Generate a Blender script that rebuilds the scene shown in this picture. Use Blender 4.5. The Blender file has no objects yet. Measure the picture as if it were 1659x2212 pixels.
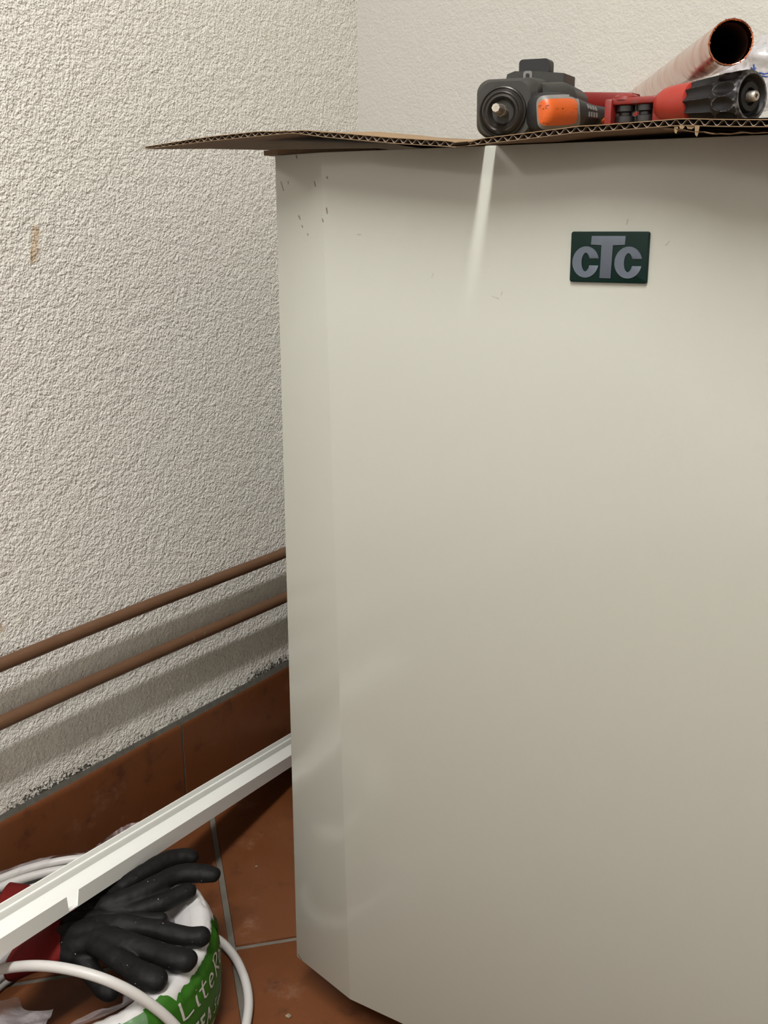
import bpy, bmesh, math, random
import numpy as np
from mathutils import Vector, Matrix, noise
S = bpy.context.scene
COL = S.collection
R = math.radians

# ------------------------------------------------------------------ camera, world, light, exposure
FPX, PITCH, EYE = 2236.0, R(15.88), 0.86           # focal length in pixels of the 1659 x 2212 frame
cam_d = bpy.data.cameras.new('camera')
cam = bpy.data.objects.new('camera', cam_d); COL.objects.link(cam)
cam_d.sensor_fit = 'VERTICAL'; cam_d.sensor_height = 36.0
cam_d.lens = FPX / 2212 * 36.0
cam_d.clip_start = 0.02
cam.location = (0, 0, EYE); cam.rotation_euler = (R(90) - PITCH, 0, 0)
S.camera = cam
world = bpy.data.worlds.new('world'); S.world = world
world.use_nodes = True
world.node_tree.nodes['Background'].inputs[0].default_value = (.9, .92, 1, 1)
world.node_tree.nodes['Background'].inputs[1].default_value = 0.0

def az(a): return np.array([math.sin(R(a)), math.cos(R(a)), 0.0])
W = az(34)                                # along the left wall, towards the corner
N = np.array([W[1], -W[0], 0.0])          # out of the left wall, into the room
P0 = np.array([-.1551, 1.5627, 0.0])      # a point at the foot of the left skirting
CORNER = np.array([-.0364, 1.7386, 0.0])
UP = np.array([0, 0, 1.0])

LC = np.array([-.388, -.174, 2.55]) - W * .22 + N * .06        # middle of the fluorescent fitting, its length along W
def tube_light(name, energy, up):
    ld = bpy.data.lights.new(name, 'AREA')
    ld.shape = 'RECTANGLE'; ld.size = 1.50; ld.size_y = .13
    ld.energy = energy; ld.color = (1.0, .985, .975)
    lo = bpy.data.objects.new(name, ld); COL.objects.link(lo)
    q = -1 if up else 1
    lo.matrix_world = Matrix(((W[0], N[0] * q, 0, LC[0]), (W[1], N[1] * q, 0, LC[1]), (0, 0, q, LC[2]), (0, 0, 0, 1)))
tube_light('ceiling_tube_light', 80.0, False)
tube_light('ceiling_tube_spill', 15.0, True)

S.view_settings.view_transform = 'Standard'
S.view_settings.look = 'None'
S.view_settings.gamma = 1.0
S.view_settings.use_curve_mapping = False
S.view_settings.exposure = 0.0

# ------------------------------------------------------------------ geometry helpers
CAMP = np.array([0, 0, EYE])
cP, sP = math.cos(PITCH), math.sin(PITCH)
def ray(x, y):
    u, v = x - 829.5, y - 1106.0
    return np.array([u, FPX * cP - v * sP, -FPX * sP - v * cP])
def at_z(x, y, z):
    r = ray(x, y); return CAMP + r * ((z - EYE) / r[2])
def at_w(x, y, w): return CAMP + ray(x, y) * (w / FPX)
def at_y(x, y, yy):
    r = ray(x, y); return CAMP + r * (yy / r[1])
def on_plane(x, y, p, n):
    r = ray(x, y); return CAMP + r * (((np.array(p) - CAMP) @ n) / (r @ n))
def unit(v): v = np.array(v, float); return v / np.linalg.norm(v)

def link(name, me, mat=None, parent=None, smooth=None):
    o = bpy.data.objects.new(name, me); COL.objects.link(o)
    if mat is not None and not me.materials: me.materials.append(mat)
    if parent is not None:
        o.parent = parent
        o.matrix_parent_inverse = parent_inv(parent)
    if smooth is not None:
        shade(me, smooth)
    return o
def parent_inv(p):
    m = Matrix.Identity(4); q = p; chain = []
    while q is not None:
        chain.append(q); q = q.parent
    for q in reversed(chain): m = m @ q.matrix_parent_inverse @ q.matrix_basis
    return m.inverted()
def shade(me, angle):
    me.polygons.foreach_set('use_smooth', [True] * len(me.polygons))
    if angle < 179:
        me.set_sharp_from_angle(angle=R(angle))
def mesh(name, verts, faces, mat=None, parent=None, smooth=None, fix=True):
    me = bpy.data.meshes.new(name)
    me.from_pydata([tuple(map(float, v)) for v in verts], [], faces)
    if fix:
        bm = bmesh.new(); bm.from_mesh(me)
        bmesh.ops.recalc_face_normals(bm, faces=bm.faces); bm.to_mesh(me); bm.free()
    me.update()
    return link(name, me, mat, parent, smooth)
def from_bm(name, bm, mat=None, parent=None, smooth=None):
    me = bpy.data.meshes.new(name)
    bmesh.ops.recalc_face_normals(bm, faces=bm.faces)
    bm.to_mesh(me); bm.free()
    return link(name, me, mat, parent, smooth)
def thing(name, loc, label, cat, group=None):
    o = bpy.data.objects.new(name, None); COL.objects.link(o)
    o.location = tuple(map(float, loc)); o.empty_display_size = .02
    return tag(o, label, cat, group)
def tag(o, label, cat, group=None):
    o['label'] = label; o['category'] = cat
    if group: o['group'] = group
    return o
def structure(o): o['kind'] = 'structure'; return o

def add_box(bm, c, ex, ey, ez, hx, hy, hz, bevel=0, seg=2):
    c = np.array(c, float); vs = []
    for i in (-1, 1):
        for j in (-1, 1):
            for k in (-1, 1):
                vs.append(bm.verts.new(c + np.array(ex) * hx * i + np.array(ey) * hy * j + np.array(ez) * hz * k))
    fs = [bm.faces.new([vs[i] for i in f]) for f in ((0, 1, 3, 2), (4, 6, 7, 5), (0, 4, 5, 1), (2, 3, 7, 6), (0, 2, 6, 4), (1, 5, 7, 3))]
    if bevel:
        es = list({e for f in fs for e in f.edges})
        bmesh.ops.bevel(bm, geom=es, offset=bevel, segments=seg, affect='EDGES', profile=.5)
def add_prism(bm, poly, ex, ey, o, ez, d, bevel=0):
    """a polygon in the plane (ex, ey) at o, thickened along ez by d"""
    o = np.array(o, float); ex = np.array(ex); ey = np.array(ey); ez = np.array(ez)
    a = [bm.verts.new(o + ex * x + ey * y) for x, y in poly]
    b = [bm.verts.new(o + ex * x + ey * y + ez * d) for x, y in poly]
    n = len(a)
    fs = [bm.faces.new(a[::-1]), bm.faces.new(b)]
    for i in range(n): fs.append(bm.faces.new([a[i], a[(i + 1) % n], b[(i + 1) % n], b[i]]))
    if bevel:
        es = [e for e in fs[1].edges]
        bmesh.ops.bevel(bm, geom=es, offset=bevel, segments=2, affect='EDGES', profile=.5)
def frame_axes(a):
    a = unit(a); s = np.cross(a, UP)
    s = unit(s) if np.linalg.norm(s) > 1e-4 else np.array([1.0, 0, 0])
    return a, s, np.cross(s, a)
def add_tube(bm, pts, rad, seg=12, caps=True, closed=False, squash=1.0):
    pts = [np.array(p, float) for p in pts]; n = len(pts)
    rad = [rad] * n if np.isscalar(rad) else rad
    rings = []; prev = None
    for i, p in enumerate(pts):
        a = pts[(i + 1) % n] - pts[i - 1] if closed else pts[min(i + 1, n - 1)] - pts[max(i - 1, 0)]
        a = unit(a)
        if prev is None: _, s, u = frame_axes(a)
        else:
            s = unit(prev - a * (prev @ a)); u = np.cross(s, a)
        prev = s
        rings.append([bm.verts.new(p + (s * math.cos(t) + u * math.sin(t) * squash) * rad[i]) for t in np.linspace(0, 2 * math.pi, seg, endpoint=False)])
    for i in range(n if closed else n - 1):
        A, B = rings[i], rings[(i + 1) % n]
        for k in range(seg): bm.faces.new([A[k], A[(k + 1) % seg], B[(k + 1) % seg], B[k]])
    if caps and not closed:
        bm.faces.new(rings[0][::-1]); bm.faces.new(rings[-1])
def add_lathe(bm, o, axis, prof, seg=32, squash=(1, 1), rfun=None, t0=0, t1=2 * math.pi, basis=None):
    """prof: list of (s along the axis, radius)"""
    a, s, u = frame_axes(axis) if basis is None else basis
    full = abs(t1 - t0 - 2 * math.pi) < 1e-6
    ts = np.linspace(t0, t1, seg, endpoint=not full)
    rings = []
    for q, r in prof:
        if r < 1e-6:
            rings.append([bm.verts.new(np.array(o) + a * q)]); continue
        rings.append([bm.verts.new(np.array(o) + a * q + (s * math.cos(t) * squash[0] + u * math.sin(t) * squash[1]) * (rfun(t, q, r) if rfun else r)) for t in ts])
    m = seg if full else seg - 1
    for A, B in zip(rings, rings[1:]):
        for k in range(m):
            j = (k + 1) % seg
            if len(A) == 1 and len(B) == 1: continue
            if len(A) == 1: bm.faces.new([A[0], B[j], B[k]])
            elif len(B) == 1: bm.faces.new([A[k], A[j], B[0]])
            else: bm.faces.new([A[k], A[j], B[j], B[k]])
    return rings
def spline(pts, n):
    pts = [np.array(p, float) for p in pts]
    P = [2 * pts[0] - pts[1]] + pts + [2 * pts[-1] - pts[-2]]; out = []
    for i in range(1, len(P) - 2):
        for t in np.linspace(0, 1, n, endpoint=False):
            a, b, c, d = P[i - 1:i + 3]
            out.append(.5 * (2 * b + (c - a) * t + (2 * a - 5 * b + 4 * c - d) * t * t + (3 * b - a - 3 * c + d) * t ** 3))
    out.append(pts[-1]); return out

# ------------------------------------------------------------------ material helpers
class NT:
    def __init__(s, name):
        s.m = bpy.data.materials.new(name); s.m.use_nodes = True
        s.t = s.m.node_tree; s.b = s.t.nodes['Principled BSDF']; s.out = s.t.nodes['Material Output']
        s._c = None
    def n(s, typ, **kw):
        x = s.t.nodes.new(typ)
        for k, v in kw.items(): setattr(x, k, v)
        return x
    def l(s, a, b): s.t.links.new(a, b)
    def coord(s):
        if s._c is None: s._c = s.n('ShaderNodeTexCoord')
        return s._c.outputs['Object']
    def put(s, sock, v):
        if isinstance(v, bpy.types.NodeSocket): s.l(v, sock)
        elif isinstance(v, (tuple, list)) and len(v) == 3 and sock.type == 'RGBA': sock.default_value = (*v, 1)
        else: sock.default_value = v
    def noise(s, scale, detail=3, rough=.5, dist=0, vec=None):
        x = s.n('ShaderNodeTexNoise'); s.put(x.inputs['Scale'], scale); x.inputs['Detail'].default_value = detail
        x.inputs['Roughness'].default_value = rough; x.inputs['Distortion'].default_value = dist
        s.l(vec if vec is not None else s.coord(), x.inputs['Vector']); return x.outputs['Fac']
    def voronoi(s, scale, feat='F1', vec=None):
        x = s.n('ShaderNodeTexVoronoi', feature=feat); x.inputs['Scale'].default_value = scale
        s.l(vec if vec is not None else s.coord(), x.inputs['Vector']); return x.outputs['Distance']
    def math(s, op, a, b=0.0, c=0.0, clamp=False):
        x = s.n('ShaderNodeMath', operation=op); x.use_clamp = clamp
        for i, v in enumerate((a, b, c)): s.put(x.inputs[i], v)
        return x.outputs[0]
    def ramp(s, f, a, b, va=0.0, vb=1.0):
        x = s.n('ShaderNodeMapRange'); x.clamp = True; x.interpolation_type = 'SMOOTHSTEP'
        s.put(x.inputs[0], f)
        for i, v in zip((1, 2, 3, 4), (a, b, va, vb)): s.put(x.inputs[i], v)
        return x.outputs[0]
    def mix(s, f, a, b):
        x = s.n('ShaderNodeMix', data_type='RGBA')
        s.put(x.inputs['Factor'], f); s.put(x.inputs['A'] if 0 else x.inputs[6], a); s.put(x.inputs[7], b)
        return x.outputs[2]
    def bump(s, h, strength, dist=.001):
        x = s.n('ShaderNodeBump'); x.inputs['Strength'].default_value = strength; x.inputs['Distance'].default_value = dist
        s.l(h, x.inputs['Height']); s.l(x.outputs[0], s.b.inputs['Normal'])
    def set(s, color=None, rough=None, metal=None, spec=None):
        if color is not None: s.put(s.b.inputs['Base Color'], color)
        if rough is not None: s.put(s.b.inputs['Roughness'], rough)
        if metal is not None: s.put(s.b.inputs['Metallic'], metal)
        if spec is not None: s.put(s.b.inputs['Specular IOR Level'], spec)
        return s
    def sep(s, v=None):
        x = s.n('ShaderNodeSeparateXYZ'); s.l(v if v is not None else s.coord(), x.inputs[0]); return x.outputs
    def dot(s, vec, d=(0, 0, 0)):
        x = s.n('ShaderNodeVectorMath', operation='DOT_PRODUCT'); s.l(vec, x.inputs[0]); x.inputs[1].default_value = tuple(map(float, d)); return x.outputs['Value']
    def sub(s, vec, d):
        x = s.n('ShaderNodeVectorMath', operation='SUBTRACT'); s.l(vec, x.inputs[0])
        s.put(x.inputs[1], d if isinstance(d, bpy.types.NodeSocket) else tuple(map(float, d))); return x.outputs[0]
    def seg_dist(s, a, b):
        """distance from the shaded point to the segment a-b, both fixed places on the thing"""
        a, b = np.array(a), np.array(b); ab = b - a
        v = s.sub(s.coord(), a)
        t = s.math('DIVIDE', s.dot(v, ab), float(ab @ ab), clamp=True)
        sc = s.n('ShaderNodeVectorMath', operation='SCALE'); sc.inputs[0].default_value = tuple(map(float, ab)); s.l(t, sc.inputs['Scale'])
        d = s.n('ShaderNodeVectorMath', operation='LENGTH'); s.l(s.sub(v, sc.outputs[0]), d.inputs[0])
        return d.outputs['Value']

def plain(name, color, rough=.5, metal=0, var=.08, scale=60, bump=0, bscale=300, spec=None):
    t = NT(name)
    f = t.noise(scale, 4)
    c = t.mix(f, tuple(x * (1 - var) for x in color), tuple(min(1, x * (1 + var)) for x in color))
    t.set(c, rough, metal, spec)
    if bump: t.bump(t.noise(bscale, 3), bump, .0008)
    return t.m

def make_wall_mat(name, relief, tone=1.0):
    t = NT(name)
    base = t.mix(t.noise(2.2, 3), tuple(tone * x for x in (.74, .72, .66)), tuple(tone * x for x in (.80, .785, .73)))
    yel = t.ramp(t.noise(4.1, 3, .6), .62, .78)
    base = t.mix(t.math('MULTIPLY', yel, .22), base, (.68, .62, .48))
    # rust run on the left wall
    pl = P0 - N * .006
    a = on_plane(77, 495, pl, N); b = on_plane(74, 560, pl, N)
    d = t.math('ADD', t.seg_dist(a, b), t.math('MULTIPLY', t.math('SUBTRACT', t.noise(160, 3), .5), .012))
    base = t.mix(t.ramp(d, .002, .0075, .62, 0), base, (.50, .33, .15))
    a = on_plane(0, 1360, pl, N); d = t.math('ADD', t.seg_dist(a, a + UP * .004), t.math('MULTIPLY', t.math('SUBTRACT', t.noise(160, 3), .5), .012))
    base = t.mix(t.ramp(d, .002, .006, .5, 0), base, (.50, .33, .12))
    # dust and mould above the skirting
    z = t.sep()[2]
    low = t.ramp(z, .157, .205, 1, 0)
    grime = t.math('MULTIPLY', t.ramp(z, .15, .30, .40, 0), t.ramp(t.noise(9, 4), .3, .7))
    base = t.mix(grime, base, (.42, .36, .29))
    side = t.ramp(t.noise(4.2, 2), .38, .62)
    thr = t.math('SUBTRACT', .78, t.math('MULTIPLY', t.ramp(z, .155, .196, 1, 0), t.math('ADD', .09, t.math('MULTIPLY', side, .27))))
    dots = t.math('GREATER_THAN', t.noise(210, 4, .7), thr)
    base = t.mix(t.math('MULTIPLY', dots, .92), base, (.035, .032, .028))
    t.set(base, .55, 0, .35)
    # roller relief: short ridges and pits a few millimetres long
    n1 = t.noise(205, 3, .55); n2 = t.noise(430, 2, .5); n3 = t.noise(60, 2)
    h = t.math('ADD', t.math('MULTIPLY', n1, 1.6), t.math('ADD', t.math('MULTIPLY', n2, .8), t.math('MULTIPLY', n3, 1.2)))
    t.bump(h, relief, .0030)
    return t.m

def make_tile_mat():
    t = NT('terracotta_tile')
    oi = t.n('ShaderNodeObjectInfo')
    c = t.mix(t.noise(7, 5, .6), (.078, .025, .0070), (.138, .045, .013))
    c = t.mix(t.math('MULTIPLY', oi.outputs['Random'], .35), c, (.16, .052, .019))
    c = t.mix(t.math('MULTIPLY', t.ramp(t.noise(26, 4, .65), .54, .76), .75), c, (.045, .016, .008))
    c = t.mix(t.math('MULTIPLY', t.ramp(t.noise(15, 5, .7), .56, .72), .30), c, (.25, .15, .10))
    c = t.mix(t.ramp(t.noise(110, 2), .77, .82), c, (.05, .03, .02))
    t.set(c, t.ramp(t.noise(12, 3), .3, .7, .42, .6), 0, .32)
    t.bump(t.noise(40, 5, .6), .25, .0015)
    return t.m

def make_cabinet_mat():
    t = NT('cream_enamel')
    c = t.mix(t.noise(3, 2), (.395, .399, .352), (.403, .407, .360))
    marks = [((607, 393), (612, 411)), ((622, 393), (622.5, 397)), ((679, 393), (681, 402)), ((706, 382), (707.5, 384.5)), ((645, 466), (648, 473)), ((652, 488), (653, 490)), ((696, 474), (697.5, 479)),
             ((706, 450), (707, 460)), ((664, 506), (665, 507.5)), ((640, 336), (641, 341)), ((772, 507), (779, 507)), ((933, 599), (937, 590)), ((1063, 640), (1078, 645)), ((1082, 640), (1087, 625)),
             ((1354, 484), (1357, 474)), ((1438, 530), (1446, 522)), ((1076, 1501), (1077, 1502.5)), ((644, 2062), (651, 2073))]
    wear = None
    nz = t.math('MULTIPLY', t.math('SUBTRACT', t.noise(900, 2), .5), .0016)
    for i, (a, b) in enumerate(marks):
        p, q = [on_cab(*k) for k in (a, b)]
        rad = .0009 if i < 10 or i > 15 else .0006
        k = .85 if i < 10 or i > 15 else .35
        d = t.math('ADD', t.seg_dist(p, q), nz)
        m = t.ramp(d, rad * .4, rad * 1.3, k, 0)
        wear = m if wear is None else t.math('MAXIMUM', wear, m)
    smear = t.math('MULTIPLY', t.ramp(t.noise(11, 4, .6), .66, .8), .10)
    c = t.mix(t.math('MULTIPLY', smear, .3), c, (.48, .46, .42))
    c = t.mix(wear, c, (.12, .085, .055))
    t.set(c, t.ramp(t.noise(6, 2), .2, .8, .13, .15), 0, .5)
    t.bump(t.noise(1400, 2), .05, .0003)
    return t.m

def make_kraft(name, col, dark=.75):
    t = NT(name)
    v = t.n('ShaderNodeMapping'); v.inputs['Scale'].default_value = (1, 1, 6); t.l(t.coord(), v.inputs[0])
    c = t.mix(t.noise(60, 5, .65), tuple(x * dark for x in col), col)
    c = t.mix(t.ramp(t.noise(300, 2), .62, .75), c, tuple(x * .6 for x in col))
    t.set(c, .85, 0, .2); t.bump(t.noise(120, 3), .3, .0008)
    return t.m

def make_copper(name, dull):
    t = NT(name)
    if dull:
        c = t.mix(t.noise(14, 5, .65), (.095, .046, .022), (.175, .092, .050))
        c = t.mix(t.ramp(t.noise(30, 4, .7), .66, .78), c, (.22, .16, .11))
        t.set(c, .48, .3, .4); t.bump(t.noise(120, 4), .25, .0008)
    else:
        v = t.n('ShaderNodeMapping'); v.inputs['Scale'].default_value = (1, .12, 1); t.l(t.coord(), v.inputs[0])
        c = t.mix(t.noise(34, 5, .6, .4, v.outputs[0]), (.58, .21, .105), (.64, .26, .15))
        c = t.mix(t.ramp(t.noise(28, 5, .7, 1.2), .55, .7), c, (.38, .19, .125))
        t.set(c, t.ramp(t.noise(40, 4), .35, .75, .07, .24), 1, .5); t.bump(t.noise(260, 3, .5, 0, v.outputs[0]), .05, .0004)
    return t.m

def make_film(name, alpha, tint=(.9, .88, .9), rough=.22):
    t = NT(name)
    t.set(tint, rough, 0, .6)
    tr = t.n('ShaderNodeBsdfTransparent'); mx = t.n('ShaderNodeMixShader')
    f = t.ramp(t.noise(22, 4, .6, .8), .3, .75, alpha * .55, min(1, alpha * 1.5))
    t.l(f, mx.inputs[0]); t.l(tr.outputs[0], mx.inputs[1]); t.l(t.b.outputs[0], mx.inputs[2]); t.l(mx.outputs[0], t.out.inputs[0])
    t.bump(t.noise(45, 4, .6, 1.0), .6, .004)
    return t.m

def make_rubber(name, col):
    t = NT(name)
    c = t.mix(t.noise(40, 4), tuple(x * .7 for x in col), tuple(x * 1.35 for x in col))
    c = t.mix(t.math('MULTIPLY', t.ramp(t.noise(17, 5, .7), .60, .78), .45), c, (.045, .041, .037))
    c = t.mix(t.ramp(t.noise(330, 1), .775, .80), c, (.45, .42, .38))
    t.set(c, .6, 0, .2); t.bump(t.noise(700, 3), .35, .0006)
    return t.m

def make_worn_black(name):
    t = NT(name)
    at = t.n('ShaderNodeAttribute'); at.attribute_name = 'wear'
    w = t.math('MULTIPLY', t.ramp(t.math('ADD', at.outputs['Fac'], t.math('MULTIPLY', t.math('SUBTRACT', t.noise(260, 4), .5), .7)),   .66, 1.0), .9)
    c = t.mix(w, (.007, .007, .008), (.26, .26, .27))
    t.set(c, .5, w, .3)
    t.bump(t.noise(400, 3), .15, .0005)
    return t.m

# cabinet frame: X along its front, Y into the room corner, origin under its left front edge
E1 = np.array([-.0996, .995, 0.0])
CX = az(122.2); CY = az(32.2)
def cab(x, y, z): return E1 + CX * x + CY * y + UP * z
FT, FB = (.0639, -.0168), (.0866, -.0199)         # the bend of the front panel, at its top and its foot
Q = cab(FT[0], FT[1], .9144)
nFR = np.array([CX[1], -CX[0], 0.0])
def on_cab(x, y):
    bend = 693.5 + (y - 328.8) * .0339
    if x < bend: return on_plane(x, y, E1, np.array([az(137)[1], -az(137)[0], 0]))
    return on_plane(x, y, Q, nFR)

M = {}
M['wall'] = make_wall_mat('rough_white_plaster', .85)
M['wall_smooth_dimmed'] = make_wall_mat('smoother_white_plaster_dimmed', .34, .65)  # same plaster, smoother; colour darkened to offset the strong light on the back wall
M['tile'] = make_tile_mat()
M['grout'] = plain('grey_grout', (.115, .105, .085), .9, 0, .25, 60, .5, 500)
M['mortar'] = plain('grey_mortar', (.075, .070, .056), .9, 0, .45, 90, .6, 400)
M['cab'] = make_cabinet_mat()
M['cab_dark'] = plain('black_base', (.03, .028, .026), .7)
M['badge'] = plain('dark_green_plastic', (.0010, .0135, .0105), .35, 0, .1, 30, spec=.2)
M['letters'] = plain('grey_blue_metal', (.10, .122, .155), .45, .15, .06, 200)
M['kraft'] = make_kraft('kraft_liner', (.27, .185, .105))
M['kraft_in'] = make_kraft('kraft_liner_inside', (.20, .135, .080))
M['flute'] = make_kraft('kraft_flute', (.34, .27, .21), .8)
M['pipe'] = make_copper('aged_copper', True)
M['copper'] = make_copper('bright_copper', False)
M['copper_in'] = plain('dark_copper_bore', (.05, .022, .014), .8, .2)  # darker, matt lining inside the pipe
M['pvc'] = plain('white_pvc', (.83, .835, .80), .32, 0, .02, 20, .05, 40)
M['cable'] = plain('white_cable_sheath', (.49, .475, .455), .42, 0, .02, 20, .08, 60)
M['ink'] = plain('dark_ink', (.03, .03, .035), .6)
M['wrap'] = plain('white_shrink_wrap', (.52, .51, .50), .28, 0, .04, 30, .5, 45, .6)
M['film'] = make_film('clear_film', .20, (.80, .76, .78))
M['film_thick'] = make_film('milky_film', .55, (.46, .43, .44))
M['green'] = plain('green_label', (.026, .115, .008), .5, 0, .22, 14, .25, 60, .25)
M['green_dark'] = plain('dark_green_paper', (.006, .04, .006), .4)
M['green_pale'] = plain('pale_green_tape', (.10, .19, .09), .25, 0, .2, 20)
M['teal'] = plain('teal_tape_edge', (.02, .10, .11), .3)
M['label_white'] = plain('white_print', (.50, .48, .45), .4)
M['rubber'] = make_rubber('black_rubber', (.0048, .0046, .0044))
M['red_knit'] = plain('red_knit', (.115, .006, .005), .85, 0, .3, 40, .6, 500, .2)
M['tool_grey'] = plain('dusty_dark_grey_plastic', (.024, .0235, .0205), .55, 0, .25, 70, .15, 500)
M['tool_black'] = plain('black_plastic', (.007, .007, .0075), .55, 0, .2, 60, .2, 300)
M['tool_black_ring'] = plain('worn_black_steel', (.028, .025, .022), .36, .5, .35, 120, .2, 300)
M['tool_orange'] = None
M['tool_trim'] = plain('grey_trim', (.16, .155, .145), .5, 0, .15, 90)
M['steel'] = plain('scuffed_steel', (.50, .46, .40), .36, .9, .35, 260, .3, 500)
M['dark_steel'] = plain('dark_steel', (.055, .054, .056), .34, .8, .2, 120)
M['knob'] = make_worn_black('worn_black_knob')
M['stone'] = plain('pale_stone', (.22, .18, .12), .9, 0, .3, 200, .5, 500)
M['blue_ink'] = plain('blue_ink', (.03, .07, .30), .5)
def make_scuffed(name, col, chip, amount):
    t = NT(name)
    c = t.mix(t.noise(45, 4), tuple(x * .86 for x in col), tuple(x * 1.12 for x in col))
    v = t.n('ShaderNodeMapping'); v.inputs['Scale'].default_value = (1, 1, 3.5); t.l(t.coord(), v.inputs[0])
    c = t.mix(t.ramp(t.noise(150, 3, .6, .6, v.outputs[0]), amount, amount + .03), c, chip)
    t.set(c, .42, 0, .5); t.bump(t.noise(350, 3), .12, .0005); return t.m
M['tool_orange'] = make_scuffed('scuffed_orange_plastic', (.50, .085, .008), (.05, .018, .01), .645)
M['red'] = make_scuffed('red_enamel', (.27, .020, .011), (.10, .03, .02), .74)
M['red_old'] = make_scuffed('chipped_red_enamel', (.18, .012, .009), (.07, .06, .05), .64)

# ------------------------------------------------------------------ the room
BW = CORNER - N * .006                      # corner of the plaster
ROOM_D, ROOM_W, ROOM_H = 3.6, 2.4, 2.66
def room(a, b, z): return BW - W * a + N * b + UP * z     # a: out from the back wall, b: out from the left wall
def slab(name, c0, e, f, g, mat):
    bm = bmesh.new()
    vs = [bm.verts.new(c0 + np.array(e) * i + np.array(f) * j + np.array(g) * k) for i in (0, 1) for j in (0, 1) for k in (0, 1)]
    for q in ((0, 1, 3, 2), (4, 6, 7, 5), (0, 4, 5, 1), (2, 3, 7, 6), (0, 2, 6, 4), (1, 5, 7, 3)): bm.faces.new([vs[i] for i in q])
    return structure(from_bm(name, bm, mat))
T = .10
slab('wall_left', room(ROOM_D + T, 0, -.03), W * (ROOM_D + 2 * T), -N * T, UP * (ROOM_H + .03), M['wall'])
slab('wall_back', room(0, 0, -.03), W * T, N * ROOM_W, UP * (ROOM_H + .03), M['wall_smooth_dimmed'])
slab('wall_right', room(ROOM_D + T, ROOM_W, -.03), W * (ROOM_D + 2 * T), N * T, UP * (ROOM_H + .03), M['wall'])
slab('wall_front', room(ROOM_D, 0, -.03), -W * T, N * ROOM_W, UP * (ROOM_H + .03), M['wall'])
slab('ceiling', room(ROOM_D + T, -T, ROOM_H), W * (ROOM_D + 2 * T), N * (ROOM_W + 2 * T), UP * T, M['wall'])
floor = slab('floor', room(ROOM_D, 0, -.003), W * ROOM_D, N * ROOM_W, UP * -.05, M['grout'])

# floor tiles, laid at 45 degrees or so to the walls
NODE = np.array([-.1851, 1.0733, 0]); TA, TB = az(-14.0), az(76.2); PITCH_T, GAP = .408, .0075
def tile_bm():
    bm = bmesh.new(); h = (PITCH_T - GAP) / 2
    add_box(bm, (0, 0, -.006), (1, 0, 0), (0, 1, 0), (0, 0, 1), h, h, .006)
    es = [e for e in bm.edges if e.verts[0].co.z > -.001 and e.verts[1].co.z > -.001]
    bmesh.ops.bevel(bm, geom=es, offset=.0028, segments=2, affect='EDGES', profile=.5)
    return bm
full = bpy.data.meshes.new('tile')
b_ = tile_bm(); b_.to_mesh(full); b_.free(); full.materials.append(M['tile']); shade(full, 40)
rnd = random.Random(4)
planes = [(room(0, .004, 0), N), (room(.004, 0, 0), -W), (room(0, ROOM_W - .004, 0), -N), (room(ROOM_D - .004, 0, 0), W)]
for i in range(-8, 9):
    for j in range(-8, 9):
        c = NODE + TA * PITCH_T * (i + .5) + TB * PITCH_T * (j + .5)
        ds = [(c - p) @ n for p, n in planes]
        if min(ds) < -.289: continue
        lift = rnd.uniform(-.0004, .0004)
        mw = Matrix(((TB[0], TA[0], 0, c[0]), (TB[1], TA[1], 0, c[1]), (0, 0, 1, lift), (0, 0, 0, 1)))
        me = full
        if min(ds) < .290:
            bm = tile_bm()
            for p, n in planes:
                pl = mw.inverted() @ Vector(p); nl = mw.to_3x3().transposed() @ Vector(n)
                bmesh.ops.bisect_plane(bm, geom=bm.verts[:] + bm.edges[:] + bm.faces[:], plane_co=pl, plane_no=-nl, clear_outer=True)
                bmesh.ops.holes_fill(bm, edges=[e for e in bm.edges if e.is_boundary], sides=0)
            if len(bm.faces) < 4: bm.free(); continue
            me = bpy.data.meshes.new('tile'); bm.to_mesh(me); bm.free(); me.materials.append(M['tile']); shade(me, 40)
        o = bpy.data.objects.new('tile', me); COL.objects.link(o)
        o.parent = floor; o.matrix_basis = mw

# skirting of upright tiles with a mortar strip along its top
SK_H, SK_T = .1525, .0055
def skirting(name, start, dirv, out, length, first):
    bm = bmesh.new()
    add_prism(bm, [(0, 0), (SK_T - .0015, 0), (SK_T - .0015, SK_H - .002), (.0005, SK_H + .0065), (0, SK_H + .0065)], out, UP, start + UP * .001, dirv, length)
    base = structure(from_bm(name, bm, M['mortar']))
    s = first
    while s < length:
        a, b = max(0, s) + .002, min(length, s + .334) - .003
        if b - a > .02:
            bm = bmesh.new()
            prof = [(.0002, 0), (SK_T, 0)] + [(SK_T - .005 + .005 * math.cos(t), SK_H - .010 + .010 * math.sin(t)) for t in np.linspace(0, R(80), 6)] + [(.0002, SK_H)]
            add_prism(bm, prof, out, UP, start + UP * .002 + dirv * a + out * rnd.uniform(0, .0006), dirv, b - a)
            o = from_bm('tile', bm, M['tile'], base, 40)
        s += .334
    return base
along0 = (CORNER - P0) @ W
skirting('baseboard_left', room(0, 0, 0) - W * 2.6, W, N, 2.6, ((-.2455 - along0 + 2.6) % .334) - .334)
skirting('baseboard_back', room(0, .008, 0), N, -W, ROOM_W - .02, -.1)

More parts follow.
